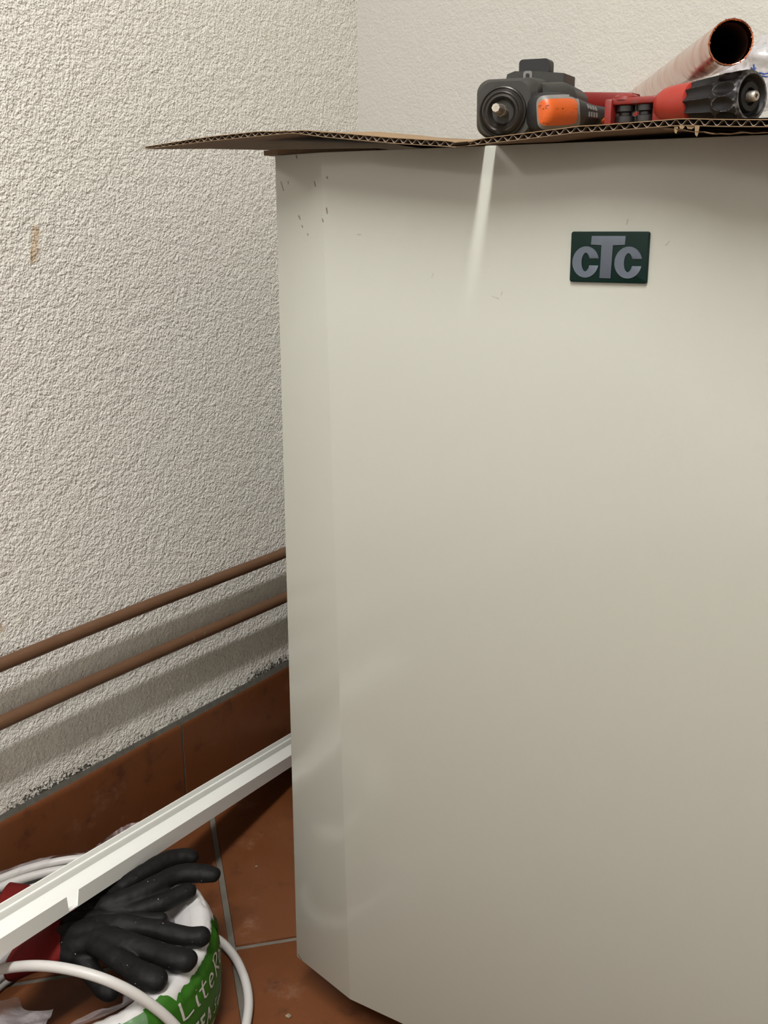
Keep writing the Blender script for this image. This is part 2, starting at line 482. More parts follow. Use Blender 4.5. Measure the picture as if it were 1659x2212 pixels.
# two copper pipes along the left wall
def wall_pipe(px0, px1, label):
    a = on_plane(*px0, P0 + N * .021, N); b = on_plane(*px1, P0 + N * .021, N)
    d = unit(b - a); ln = np.linalg.norm(b - a)
    bm = bmesh.new()
    pts = [a + d * s + UP * .0012 * math.sin(s * 9) for s in np.linspace(-1.3, ln + .19, 40)]
    add_tube(bm, pts, .0083, 16)
    root = from_bm('heating_pipe', bm, M['pipe'], None, 60)
    tag(root, label, 'pipe')
    for s in (-.62, ln + .10):              # wall clips, out of the picture
        bm = bmesh.new(); p = a + d * s
        add_tube(bm, [p - N * .0265, p - N * .007], .004, 10)
        add_tube(bm, [p - d * .006, p + d * .006], .0102, 16)
        from_bm('pipe_clip', bm, M['dark_steel'], root, 60)
wall_pipe((0, 1436.6), (616.8, 1191.8), 'upper of the two brown copper pipes running along the textured wall')
wall_pipe((0, 1562), (619.6, 1287.3), 'lower brown copper pipe on the wall, just above the skirting tiles')

# ------------------------------------------------------------------ the cabinet
CW, CD, ZB, ZT = .63, .60, .0505, .9144
cabinet = thing('boiler_cabinet', cab(.3, .25, 0), 'tall cream-white heating cabinet with a green badge standing on the tiled floor', 'cabinet')
fx, bx = CW - .066, CW - .089
def strip(a_t, a_b, b_t, b_b): pass
th = .018
out_t = [(0, 0), FT, (fx, FT[1]), (CW, 0)]
out_b = [(0, 0), FB, (bx, FB[1]), (CW, 0)]
inn_t = [(.006, th), (FT[0] + .003, FT[1] + th), (fx - .003, FT[1] + th), (CW - .006, th)]
inn_b = [(.006, th), (FB[0] + .003, FB[1] + th), (bx - .003, FB[1] + th), (CW - .006, th)]
zb2 = [.0505, .0465, .0465, .0505]
vs = [cab(x, y, ZT) for x, y in out_t] + [cab(x, y, z) for (x, y), z in zip(out_b, (.0505, .0468, .0468, .0505))] + [cab(x, y, ZT) for x, y in inn_t] + [cab(x, y, .0505) for x, y in inn_b]
fs = []
for i in range(3):
    fs += [(i, i + 1, 4 + i + 1, 4 + i), (8 + i + 1, 8 + i, 12 + i, 12 + i + 1), (i + 1, i, 8 + i, 8 + i + 1), (4 + i, 4 + i + 1, 12 + i + 1, 12 + i)]
fs += [(0, 4, 12, 8), (3, 11, 15, 7)]
bm = bmesh.new(); bv = [bm.verts.new(v) for v in vs]
for f in fs: bm.faces.new([bv[i] for i in f])
bmesh.ops.recalc_face_normals(bm, faces=bm.faces)
es = [e for e in bm.edges if len(e.link_faces) == 2 and e.calc_face_angle() > R(5)]
bmesh.ops.bevel(bm, geom=es, offset=.0011, segments=2, affect='EDGES', profile=.5)
from_bm('front_panel', bm, M['cab'], cabinet, 30)
bm = bmesh.new()
add_box(bm, cab(CW / 2, (th + .002 + CD) / 2, (.07 + .910) / 2), CX, CY, UP, CW / 2 - .003, (CD - th - .002) / 2, (.910 - .07) / 2, .0015)
from_bm('body', bm, M['cab'], cabinet, 30)
bm = bmesh.new()
add_box(bm, cab(CW / 2, .33, .035), CX, CY, UP, CW / 2 - .03, .25, .035, .002)
from_bm('plinth', bm, M['cab_dark'], cabinet, 30)
for x in (.06, CW - .06):
    for y in (.05, CD - .05):
        bm = bmesh.new(); add_lathe(bm, cab(x, y, 0), UP, [(0, 0), (0, .018), (.008, .02), (.012, .008), (.0705, .008), (.0705, 0)], 16)
        from_bm('foot', bm, M['cab_dark'], cabinet, 40)

# badge with its three raised letters
yaw = .4
bc = on_plane(1317, 555.5, Q, nFR)
out = -CY
ca, sa = math.cos(R(yaw)), math.sin(R(yaw))
BX = CX * ca + UP * sa; BY = UP * ca - CX * sa
bw, bh, k = .0612, .0375, .0612 / 1092
def rrect(w, h, r, n=5):
    pts = []
    for cx, cy, a0 in ((w - r, h - r, 0), (-w + r, h - r, 90), (-w + r, -h + r, 180), (w - r, -h + r, 270)):
        for t in np.linspace(a0, a0 + 90, n): pts.append((cx + r * math.cos(R(t)), cy + r * math.sin(R(t))))
    return pts
bm = bmesh.new(); add_prism(bm, rrect(bw / 2, bh / 2, .0018), BX, BY, bc + out * .0002, out, .0026, .0007)
badge = from_bm('badge', bm, M['badge'], cabinet, 40)
badge['label'] = 'dark green badge reading CTC'
lo_ = bc + out * .0028
def px2b(x, y): return ((x - 750) * k, (607 - y) * k)
def letter(poly):
    bm = bmesh.new(); add_prism(bm, [px2b(*p) for p in poly], BX, BY, lo_ - out * .0003, out, .0009, .00015)
    from_bm('letter', bm, M['letters'], badge, 30)
letter([(504, 330), (980, 330), (974, 445), (806, 447), (800, 883), (640, 883), (652, 447), (498, 445)])
def letter_c(cx):
    A, B, a, b, cy = 190, 207, 58, 126, 673
    up, dn = 48, -44
    t0, t1 = math.asin(up / B), 2 * math.pi + math.asin(dn / B)
    poly = [(cx + A * math.cos(t), cy - B * math.sin(t)) for t in np.linspace(t0, t1, 40)]
    u0, u1 = math.asin(up / b), 2 * math.pi + math.asin(dn / b)
    poly += [(cx + a * math.cos(t), cy - b * math.sin(t)) for t in np.linspace(u1, u0, 30)]
    letter(poly)
letter_c(433); letter_c(1032)

# ------------------------------------------------------------------ cardboard on top
OVER = .048
ZF = [(-.163, .9195), (-.08, .9237), (-.02, .9258), (.000, .9265), (.0097, .9262), (.02, .9248), (.0375, .9222), (.103, .9152), (.159, .9106), (.168, .9112), (.18, .9120), (.2205, .9146),
      (.2556, .9172), (.2726, .9172), (.3053, .9180), (.327, .9185), (.3364, .9183), (.3546, .9170), (.3836, .9155), (.45, .914), (.56, .914)]
TH = [(-.163, .0022), (-.09, .0040), (-.03, .0042), (-.012, .0028), (.006, .0022), (.02, .0036), (.05, .0046), (.152, .0044), (.159, .0036), (.168, .0030), (.182, .0044), (.33, .0046), (.56, .0048)]
tx = np.array(ZF)[:, 0]; tz = np.array(ZF)[:, 1]; hx = np.array(TH)[:, 0]; hz = np.array(TH)[:, 1]
def sst(a, b, x):
    q = min(1, max(0, (x - a) / (b - a))); return q * q * (3 - 2 * q)
def z_bot(t, d):
    z = float(np.interp(t, tx, tz))
    left = z + .055 * d - .02 * max(0, d - .10)
    zp = max(.9151, z + .0006 + .0036 * sst(.02, .06, t) * (1 - sst(.10, .145, t)))
    rest = z + (zp - z) * min(1, d / OVER) if d < OVER else zp + (.9196 - zp) * sst(.085, .15, d)
    k = sst(-.02, .06, t)
    return max(left * (1 - k) + rest * k, .9196 if d > .06 and -.02 < t < .09 else 0)
def thick(t): return float(np.interp(t, hx, hz))
def board(t, d, h):
    e = .024 * sst(.24, .46, t) * max(0, 1 - d / .06)          # the right flap sticks out further
    return Q * np.array([1, 1, 0]) + CX * t + CY * (d - OVER - e) + UP * (z_bot(t, d) + h - e * .07)
def liner(bm, ts, dd, hfun, wob, th=.0005):
    rows = []
    for t in ts:
        e = wob(t)
        rows.append([[bm.verts.new(board(t, d + (e if i == 0 else 0), hfun(t) + q)) for i, d in enumerate(dd)] for q in (0, th)])
    n = len(dd)
    for A, B in zip(rows, rows[1:]):
        for i in range(n - 1):
            bm.faces.new([A[0][i], A[0][i + 1], B[0][i + 1], B[0][i]]); bm.faces.new([A[1][i], B[1][i], B[1][i + 1], A[1][i + 1]])
        bm.faces.new([A[0][0], B[0][0], B[1][0], A[1][0]]); bm.faces.new([A[0][-1], A[1][-1], B[1][-1], B[0][-1]])
    for E_ in (rows[0], rows[-1]):
        for i in range(n - 1): bm.faces.new([E_[0][i], E_[1][i], E_[1][i + 1], E_[0][i + 1]])
def wob(t): return .0007 * noise.noise(Vector((t * 130, 0, 0))) + .0008 * noise.noise(Vector((t * 40, 3, 0)))
def wob2(t): return .0012 * noise.noise(Vector((t * 150, 7, 0))) + .001 * noise.noise(Vector((t * 30, 9, 0)))
cardboard = thing('cardboard_sheet', board(.16, .06, 0), 'large creased corrugated cardboard sheet under the tools, its open flutes showing along the front', 'cardboard')
DD = [0, .02, .048, .062, .09, .13, .19, .25, .32, .40]
def flap(t0, t1):
    ts = np.linspace(t0, t1, max(8, int((t1 - t0) / .004)))
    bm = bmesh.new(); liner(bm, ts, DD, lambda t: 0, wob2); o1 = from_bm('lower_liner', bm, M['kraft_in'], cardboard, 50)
    bm = bmesh.new(); liner(bm, ts, DD, lambda t: thick(t) - .0005, wob); from_bm('upper_liner', bm, M['kraft'], cardboard, 50)
    bm = bmesh.new()
    tt = np.arange(t0 + .001, t1 - .001, .0081 / 10); rows = []
    for t in tt:
        ph = t / .0081 * 2 * math.pi + .5 * noise.noise(Vector((t * 35, 0, 5)))
        s = math.sin(ph); s = math.copysign(abs(s) ** .8, s)
        h = .0006 + (thick(t) - .00155) * (.5 + .5 * s)
        rows.append([[bm.verts.new(board(t, d + (.001 if i == 0 else 0) + (.0005 * noise.noise(Vector((t * 300, 1, 2))) if i == 0 else 0), h + q)) for i, d in enumerate((0, .048, .062, .09, .13, .39))] for q in (0, .00042)])
    for A, B in zip(rows, rows[1:]):
        for q in (0, 1):
            for i in range(5): bm.faces.new([A[q][i], A[q][i + 1], B[q][i + 1], B[q][i]])
        bm.faces.new([A[0][0], B[0][0], B[1][0], A[1][0]])
    from_bm('fluting', bm, M['flute'], cardboard)
flap(-.163, .1586); flap(.1685, .56)
bm = bmesh.new()                       # where the two flaps hang together, behind the slot
for h in (0, .003):
    liner(bm, np.linspace(.1580, .1692, 4), [.13, .19, .25, .40], lambda t, h=h: h, lambda t: 0)
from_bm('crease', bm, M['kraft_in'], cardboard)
# torn liner hanging at the right and torn corner by the slot
bm = bmesh.new(); rows = []
for t in np.linspace(.318, .56, 70):
    drop = .0012 + .0030 * min(1, max(0, (t - .322) / .03)) + .0010 * noise.noise(Vector((t * 120, 2, 0))) + .0008 * math.sin(t * 60)
    lip = .0008 * noise.noise(Vector((t * 260, 5, 0)))
    rows.append([bm.verts.new(board(t, d, -dr)) for d, dr in ((.046, .0006), (.02, drop * .7), (.001 + lip, drop), (.000 + lip, drop - .0006), (.02, drop * .7 - .0006), (.046, .0001))])
for A, B in zip(rows, rows[1:]):
    for i in range(5): bm.faces.new([A[i], A[i + 1], B[i + 1], B[i]])
o = from_bm('torn_liner', bm, M['kraft'], cardboard, 60)
bm = bmesh.new(); rows = []
for t in np.linspace(.345, .56, 40):
    up = .0002 + .0030 * min(1, (t - .345) / .05)
    rows.append([bm.verts.new(board(t, d, thick(t) + q)) for d, q in ((.004, up * .2), (.03, up), (.075, up * 1.6), (.076, up * 1.6 + .0005), (.03, up + .0005), (.0035, up * .2 + .0005))])
for A, B in zip(rows, rows[1:]):
    for i in range(5): bm.faces.new([A[i], A[i + 1], B[i + 1], B[i]])
from_bm('lifted_liner', bm, M['kraft'], cardboard, 60)
bm = bmesh.new()
for t, hgt, wd in ((.327, .0050, .0014), (.331, .0022, .002), (.3415, .0068, .0016), (.337, .0024, .003)):
    a = board(t, .0008, .0002)
    add_prism(bm, [(-wd, 0), (wd, 0), (wd * .7, -hgt * .7), (wd * .2, -hgt), (-wd * .6, -hgt * .8)], CX, UP, a, -CY, .0006)
from_bm('torn_tab', bm, M['kraft'], cardboard)
# a second, smaller piece lying flat under it at the left corner
bm = bmesh.new()
add_prism(bm, [(-.017, .006), (.005, -.002), (.09, .030), (.10, .20), (-.014, .20)], CX, CY, cab(0, 0, .9150), UP, .0042)
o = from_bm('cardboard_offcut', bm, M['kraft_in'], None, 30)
tag(o, 'small flat cardboard offcut under the bigger sheet, poking out at the cabinet\'s top left corner', 'cardboard')

# ------------------------------------------------------------------ power tool
SC = .000341
nose = at_y(1087, 242, .864)
tb = unit(az(21) + UP * math.tan(R(2.6)))        # into the tool
tr = unit(np.cross(tb, UP)); tu = np.cross(tr, tb)
def tl(x, y, s): return nose + tr * x + tu * y + tb * s
drill = thing('impact_driver', nose - UP * .022 + tb * .05, 'dark grey and orange power tool lying on the cardboard with its steel spindle facing out', 'power tool')
def loft(bm, secs, n=40):
    rings = []
    for s, cx, cy, hw, hh, r in secs:
        pts = rrect(hw, hh, r, n // 4)
        rings.append([bm.verts.new(tl(cx + x, cy + y, s)) for x, y in pts])
    for A, B in zip(rings, rings[1:]):
        m = len(A)
        for i in range(m): bm.faces.new([A[i], A[(i + 1) % m], B[(i + 1) % m], B[i]])
    bm.faces.new(rings[0][::-1]); bm.faces.new(rings[-1])
bm = bmesh.new()
loft(bm, [(-.001, .001, .0022, .0195, .0188, .010), (.003, .002, .0028, .0232, .0200, .0095), (.010, .0025, .0030, .0242, .0207, .0085), (.05, .004, .0032, .0250, .0212, .009), (.09, .004, .002, .0235, .0200, .010), (.12, .003, 0, .019, .017, .012), (.125, .003, 0, .013, .012, .010)])
loft(bm, [(.011, .012, .0025, .022, .0175, .012), (.028, .019, .0025, .030, .0185, .013), (.065, .021, .001, .030, .018, .013), (.095, .016, 0, .022, .016, .012)])
from_bm('housing', bm, M['tool_grey'], drill, 35)
bm = bmesh.new()
add_lathe(bm, nose, -tb, [(-.006, .0182), (.0015, .0181), (.0030, .0177), (.0036, .0168), (.0030, .0162), (.0034, .0156), (.0050, .0148), (.0058, .0136), (.0048, .0124), (.0052, .0108), (.0030, .0088), (-.002, .0072), (-.003, .0)], 48)
from_bm('nose_cone', bm, M['tool_black_ring'], drill, 30)
bm = bmesh.new()
sd = unit(-tb + UP * .10 - tr * .02)
add_lathe(bm, nose - tb * -.002, sd, [(0, .0046), (.010, .0046), (.0108, .0040), (.0118, .0038), (.0205, .0036), (.0222, .0030), (.0222, 0)], 8)
from_bm('spindle', bm, M['steel'], drill, 25)
bm = bmesh.new()                 # raised belt-clip mount on top of the housing
add_prism(bm, [(-.012, 0), (.034, 0), (.034, .0075), (.016, .0095), (-.004, .0105), (-.010, .0085)], tr, tu, tl(.002, .0205, .040), tb, .045, .0012)
mount = from_bm('clip_mount', bm, M['tool_grey'], drill, 30)
bm = bmesh.new(); add_prism(bm, [(x * 1.0, y) for x, y in rrect(.0034, .0042, .002)], tr, tu, tl(.0085, .0265, .0385), tb, .003)
from_bm('screw_boss', bm, M['tool_trim'], drill, 30)
bm = bmesh.new(); add_prism(bm, rrect(.0015, .0024, .0014), tr, tu, tl(.0085, .0265, .0381), tb, .003)
from_bm('screw_slot', bm, M['tool_black'], drill, 30)
bm = bmesh.new()
add_prism(bm, rrect(.0118, .0056, .003), tr, tu, tl(.0100, .0345, .052), tb, .018, .0008)
from_bm('belt_clip', bm, M['tool_black'], drill, 30)
for o in drill.children:                      # the tool's true size, scaled about its own nose
    for v in o.data.vertices: v.co = Vector(nose) + (v.co - Vector(nose)) * 1.052
# grip: a lathe with grey trim and orange inlay wrapped on the side that faces out
h0 = at_y(1164, 243, .853); h1 = at_y(1322, 254, .915)
ha = unit(h1 - h0); hl = np.linalg.norm(h1 - h0)
fwd = unit(np.array([-.15, -1, -.05])); hs = unit(fwd - ha * (fwd @ ha)); hu = np.cross(hs, ha); hu = -hu if hu[2] < 0 else hu
hb = (ha, hs, hu)
prof = [(-.0052, 0), (-.0050, .0085), (-.0040, .0118), (-.0010, .0138), (.006, .0147), (.014, .0152), (.022, .0152), (.030, .0146), (.040, .0128), (.052, .0104), (.064, .0085), (hl, .0068), (hl + .003, .004), (hl + .004, 0)]
pr_s = np.array([p[0] for p in prof]); pr_r = np.array([p[1] * 1.05 for p in prof])
ss = np.concatenate([np.linspace(-.0052, .004, 12), np.linspace(.006, hl, 24), [hl + .003, hl + .004]])
sq = (1.0, .97)
bm = bmesh.new(); add_lathe(bm, h0, ha, [(s, float(np.interp(s, pr_s, pr_r))) for s in ss], 48, sq, basis=hb)
grip = from_bm('grip', bm, M['tool_black'], drill, 60)
from mathutils.bvhtree import BVHTree
def inlay(name, corners, lift, mat, n=18, p=5.0):
    """a rounded patch following the grip's surface; corners: its outline seen along fwd"""
    bm0 = bmesh.new(); bm0.from_mesh(grip.data); tree = BVHTree.FromBMesh(bm0)
    bm = bmesh.new(); g = []; nrm = []
    for i in range(n + 1):
        row = []
        for j in range(n + 1):
            u, v = 2 * i / n - 1, 2 * j / n - 1
            L = (abs(u) ** p + abs(v) ** p) ** (1 / p); mx = max(abs(u), abs(v)); f = mx / L if L > 0 else 1
            u, v = (u * f + 1) / 2, (v * f + 1) / 2
            (xa, ya), (xb, yb), (xc, yc), (xd, yd) = corners
            x = (xa * (1 - v) + xd * v) * (1 - u) + (xb * (1 - v) + xc * v) * u; y = (ya * (1 - u) + yb * u) * (1 - v) + (yd * (1 - u) + yc * u) * v
            a = at_y(x, y, .70); hit = tree.ray_cast(Vector(a), Vector(ray(x, y)).normalized())
            if hit[0] is None: hit = tree.find_nearest(Vector(at_y(x, y, .857)))
            row.append(bm.verts.new(hit[0] + hit[1] * lift)); nrm.append((row[-1], hit[1]))
        g.append(row)
    for i in range(n):
        for j in range(n): bm.faces.new([g[i][j], g[i + 1][j], g[i + 1][j + 1], g[i][j + 1]])
    nm = {v: q for v, q in nrm}
    ring = [g[i][0] for i in range(n + 1)] + [g[n][j] for j in range(1, n + 1)] + [g[i][n] for i in range(n - 1, -1, -1)] + [g[0][j] for j in range(n - 1, 0, -1)]
    inner = [bm.verts.new(v.co - nm[v] * (lift + .0004)) for v in ring]
    for i in range(len(ring)): bm.faces.new([ring[i], ring[(i + 1) % len(ring)], inner[(i + 1) % len(ring)], inner[i]])
    bm0.free()
    return from_bm(name, bm, mat, drill, 50)
inlay('trim', [(1158, 207), (1250, 204), (1254, 279), (1162, 281)], .0004, M['tool_trim'])
inlay('orange_inlay', [(1163, 216), (1246, 213), (1245, 268), (1165, 271)], .0009, M['tool_orange'])
bm = bmesh.new()
for i in range(4):
    for j in range(2):
        s = .047 + i * .0042; a = .55 - j * .5
        r = float(np.interp(s, pr_s, pr_r)) + .0001
        rd = hs * math.cos(a) + hu * math.sin(a)
        add_box(bm, h0 + ha * s + rd * r, ha, np.cross(rd, ha), rd, .0008, .0018, .0004)
o = from_bm('vents', bm, M['tool_trim'], drill); o['kind'] = 'stuff'
bm = bmesh.new()
for i in range(9):
    s = .044 + i * .0028
    r = float(np.interp(s, pr_s, pr_r)) + .0001
    add_lathe(bm, h0 + ha * s, ha, [(-.0005, r - .0008), (-.0005, r + .0004), (.0005, r + .0004), (.0005, r - .0008)], 12, sq, t0=-1.3, t1=-.25, basis=hb)
o = from_bm('grip_ribs', bm, M['tool_black'], drill); o['kind'] = 'stuff'
bm = bmesh.new(); p = at_y(1311, 259, .880)
add_lathe(bm, p, np.array([0, -1, .05]), [(-.01, .0025), (.0, .0028), (.003, .002), (.0035, 0)], 12)
from_bm('trigger', bm, M['tool_orange'], drill, 60)

# ------------------------------------------------------------------ pipe cutter
kf = at_y(1624, 208, .742)                    # middle of the knob's face
ka = unit(az(146))                 # towards the knob's face
cutter = thing('pipe_cutter', kf - ka * .08 - UP * .016, 'red tube cutter with black rollers and fluted black knob lying beside the copper pipe', 'tool')
_, ks, ku = frame_axes(ka)
NL = 11; KL = .047
def knob_bm():
    bm = bmesh.new(); wl = bm.verts.layers.float.new('wear')
    nt, ns = NL * 12, 40; rings = []
    for i in range(ns + 1):
        s = -KL + KL * i / ns; q = i / ns
        base = np.interp(q, [0, .1, .55, .85, .95, 1], [.0140, .0148, .0166, .0176, .0172, .0158])
        row = []
        for j in range(nt):
            t = 2 * math.pi * j / nt; ph = (t * NL / (2 * math.pi)) % 1.0
            c = abs(ph - .5) * 2                       # 0 in the middle of a scallop, 1 on the ridge
            if q < .56: dep = .0024 * (1 - c ** 2.2) * min(1, (.56 - q) / .04); wr = max(0, (c - .80) / .2) * .75 + max(0, 1 - abs(q - .57) / .03) * .8
            elif q < .96:
                v = (q - .77) / .19; e = c * c + v * v
                dep = .0034 * max(0, 1 - e); wr = max(0, 1 - abs(e - 1.05) / .35)
            else: dep = 0; wr = .75
            vv = bm.verts.new(kf + ka * s + (ks * math.cos(t) + ku * math.sin(t)) * (base - dep)); vv[wl] = wr
            row.append(vv)
        rings.append(row)
    for s, r, wr in ((.0004, .0146, .9), (-.0002, .0134, .5), (-.0035, .0128, .2), (-.0045, .0105, .1), (-.003, .0098, .45), (-.0012, .0092, .5), (-.0012, .0058, .3), (-.004, .0050, .1), (-.004, .0004, 0)):
        row = []
        for j in range(nt):
            t = 2 * math.pi * j / nt; vv = bm.verts.new(kf + ka * s + (ks * math.cos(t) + ku * math.sin(t)) * r); vv[wl] = wr; row.append(vv)
        rings.append(row)
    for A, B in zip(rings, rings[1:]):
        for j in range(nt): bm.faces.new([A[j], A[(j + 1) % nt], B[(j + 1) % nt], B[j]])
    bm.faces.new(rings[0][::-1]); bm.faces.new(rings[-1])
    return bm
knob = from_bm('knob', knob_bm(), M['knob'], cutter, 60)
bm = bmesh.new(); add_lathe(bm, kf - ka * .005, ka, [(0, .0036), (.0075, .0036), (.0088, .0029), (.0088, .0014), (.0068, .0012), (.0068, 0)], 18)
from_bm('screw', bm, M['steel'], knob, 30)
bm = bmesh.new()
add_lathe(bm, kf - ka * KL, ka, [(-.0330, 0), (-.0325, .006), (-.030, .0102), (-.024, .0126), (-.012, .0136), (-.0005, .0140), (.001, .0120), (.001, 0)], 36)
from_bm('barrel', bm, M['red'], cutter, 50)
bm = bmesh.new()
add_lathe(bm, kf - ka * KL, ka, [(-.0300, .0104), (-.024, .0130), (-.012, .0145), (-.0005, .0152)], 3, basis=(ka, ks, ku), t0=math.pi + .62, t1=math.pi + .66) if 0 else None
cb = kf - ka * (KL + .030); cb[2] = .9350                   # foot of the frame, at the tip of the barrel
ra = unit(az(-52))                           # the frame bends off towards the back left
def cl(a, b, z): return cb + ra * a + unit(np.cross(UP, ra)) * b + UP * z
bm = bmesh.new()
add_box(bm, cl(.017, 0, .0075), ra, np.cross(UP, ra), UP, .0205, .0085, .0024, .0012)
add_box(bm, cl(.017, 0, -.0088), ra, np.cross(UP, ra), UP, .0205, .0085, .0014, .0012)
add_box(bm, cl(-.002, 0, -.0003), ra, np.cross(UP, ra), UP, .0065, .0085, .0098, .002)
add_box(bm, cl(.0385, .002, -.0003), ra, np.cross(UP, ra), UP, .003, .0085, .0098, .0015)
add_lathe(bm, cl(.0290, 0, .0085), UP, [(0, 0), (0, .0095), (.0025, .0090), (.004, .007), (.0045, 0)], 20)
from_bm('frame', bm, M['red_old'], cutter, 35)
for a in (.0290, .0130):
    bm = bmesh.new()
    add_lathe(bm, cl(a, -.001, -.0074), UP, [(0, 0), (0, .0066), (.0004, .0074), (.0046, .0074), (.0050, .0066), (.0055, .0052), (.0072, .0052), (.0077, .0066), (.0081, .0074), (.0120, .0074), (.0124, .0066), (.0124, 0)], 24)
    from_bm('roller', bm, M['dark_steel'], cutter, 35)
# long red arm of the cutter, passing behind
a0, a1 = at_y(1262, 216, .962), at_y(1374, 218, .930)
bm = bmesh.new(); ax = unit(a1 - a0); sx = unit(np.cross(UP, ax))
add_box(bm, (a0 + a1) / 2, ax, sx, np.cross(ax, sx), np.linalg.norm(a1 - a0) / 2, .008, .0060, .0018)
add_box(bm, a1 * .98 + cl(.0555, .002, -.002) * .02 - UP * .008, ax, sx, UP, .006, .007, .008, .001)
b0, b1 = at_y(1376, 236, .935), at_y(1500, 236, .99); bx_ = unit(b1 - b0); by_ = unit(np.cross(UP, bx_))  # hidden red block, added so that the copper pipe reflects red
add_box(bm, (b0 + b1) / 2, bx_, by_, np.cross(bx_, by_), np.linalg.norm(b1 - b0) / 2, .011, .0062, .002)
from_bm('arm', bm, M['red_old'], cutter, 35)

# ------------------------------------------------------------------ copper pipe offcut
pe = at_w(1579, 91, .672); pd = unit(az(8.6) * math.cos(R(3.2)) + UP * math.sin(R(3.2)))
PR = .0142; PL = .765
rj = random.Random(8)
def burr(t, q, r): return r * (1 + (.018 * noise.noise(Vector((math.cos(t) * 6, math.sin(t) * 6, q * 50))) + .012 * noise.noise(Vector((math.cos(t) * 22, math.sin(t) * 22, 3))) if q < .0006 else 0))
bm = bmesh.new()
add_lathe(bm, pe, pd, [(.30, PR - .0014), (.004, PR - .0014), (.0006, PR - .0012), (0, PR - .0009), (-.0002, PR - .0002), (.0008, PR), (.004, PR - .0001), (.25, PR), (PL, PR), (PL, PR - .0014), (.30, PR - .0014)], 96, rfun=burr)
cp = from_bm('copper_pipe', bm, M['copper'], None, 60)
tag(cp, 'bright copper pipe with a freshly cut open end, propped on the red cutter', 'pipe')
bm = bmesh.new()
add_lathe(bm, pe, pd, [(.012, PR - .00145), (PL - .01, PR - .00145)], 48)
from_bm('bore', bm, M['copper_in'], cp, 60)
bm = bmesh.new()
_, s_, u_ = frame_axes(pd)
for i in range(46):
    t = rj.uniform(0, 2 * math.pi); rr = PR - rj.uniform(0, .0014); p = pe + (s_ * math.cos(t) + u_ * math.sin(t)) * rr
    bmesh.ops.create_icosphere(bm, subdivisions=1, radius=rj.uniform(.0003, .0007), matrix=Matrix.Translation(p))
o = from_bm('burrs', bm, M['copper'], cp); o['kind'] = 'stuff'

# plastic bag behind the knob
bg = at_y(1706, 172, .90)
bm = bmesh.new(); bmesh.ops.create_icosphere(bm, subdivisions=5, radius=1)
for v in bm.verts:
    d = v.co.normalized(); n_ = noise.noise(d * 2.3) * .25 + noise.noise(d * 6) * .12 + abs(noise.noise(d * 11)) * .08
    v.co = Vector(bg) + Vector((d.x * .052, d.y * .052, max(d.z, -.60) * .034)) * (1 + n_)
pb = from_bm('plastic_bag', bm, make_film('bag_film', .42, (.55, .55, .58)), None, 180)
tag(pb, 'crumpled translucent plastic bag with blue print behind the black knob', 'bag')
bm = bmesh.new()
for st in ([(1622, 146), (1629, 152), (1633, 146)], [(1640, 157), (1650, 160), (1660, 158)], [(1646, 164), (1656, 166), (1668, 163)], [(1628, 139), (1629, 150)]):
    add_tube(bm, [at_y(x, y, .826) for x, y in st], .0006, 6)
from_bm('blue_print', bm, M['blue_ink'], pb)

# ------------------------------------------------------------------ cable coil
CC = np.array([-.353, .957, 0.0]); CH = .105
coil = thing('cable_coil', CC, 'coil of white cable in torn plastic wrap with a green label, on the floor', 'cable')
CR = .0053
ringset = [(.157, .0985), (.148, .093), (.141, .082), (.134, .071), (.127, .060), (.121, .049), (.115, .038), (.109, .027), (.104, .016), (.100, .0056),
           (.160, .088), (.161, .077), (.161, .066), (.161, .055), (.161, .044), (.161, .033), (.160, .022), (.158, .0056)]
bm = bmesh.new(); rk = random.Random(2)
for i, (r, z) in enumerate(ringset):
    p1, p2 = rk.uniform(0, 6.3), rk.uniform(0, 6.3)
    amp = .0014
    add_tube(bm, [CC + np.array([math.cos(t) * (r + amp * math.sin(2 * t + p1)), math.sin(t) * (r + amp * math.sin(2 * t + p1)), z + (.0012 * math.sin(3 * t + p2) if 0 < i < 9 else 0)]) for t in np.linspace(0, 2 * math.pi, 80, endpoint=False)], CR, 10, closed=True)
from_bm('winding', bm, M['cable'], coil, 180)
# wrap: outer surface as a function of the angle and a position 0..1 from floor to inner rim
WP = [(.164, .003), (.1690, .020), (.1705, .045), (.1695, .070), (.1665, .090), (.1610, .1020), (.1530, .1070), (.143, .1045), (.134, .0985), (.1255, .088)]
wl_ = np.concatenate([[0], np.cumsum([math.dist(a, b) for a, b in zip(WP, WP[1:])])])
def wrap(a, v, lift=0):
    s = v * wl_[-1]
    r = float(np.interp(s, wl_, [p[0] for p in WP])); z = float(np.interp(s, wl_, [p[1] for p in WP]))
    e = .01; r2 = float(np.interp(s + e, wl_, [p[0] for p in WP])); z2 = float(np.interp(s + e, wl_, [p[1] for p in WP])); r1 = float(np.interp(s - e, wl_, [p[0] for p in WP])); z1 = float(np.interp(s - e, wl_, [p[1] for p in WP]))
    nr, nz = z2 - z1, -(r2 - r1); L = math.hypot(nr, nz) or 1; nr /= L; nz /= L
    wv = lift + .0013 * noise.noise(Vector((a * 5, v * 3, 1))) + (.0011 * noise.noise(Vector((a * 18, v * 2.2, 4))) + .0012 * noise.noise(Vector((a * 4, v * 13, 2)))) * min(1, max(0, (v - .45) * 6))
    r += nr * wv; z = max(.001, z + nz * wv)
    return CC + np.array([math.cos(a) * r, math.sin(a) * r, z])
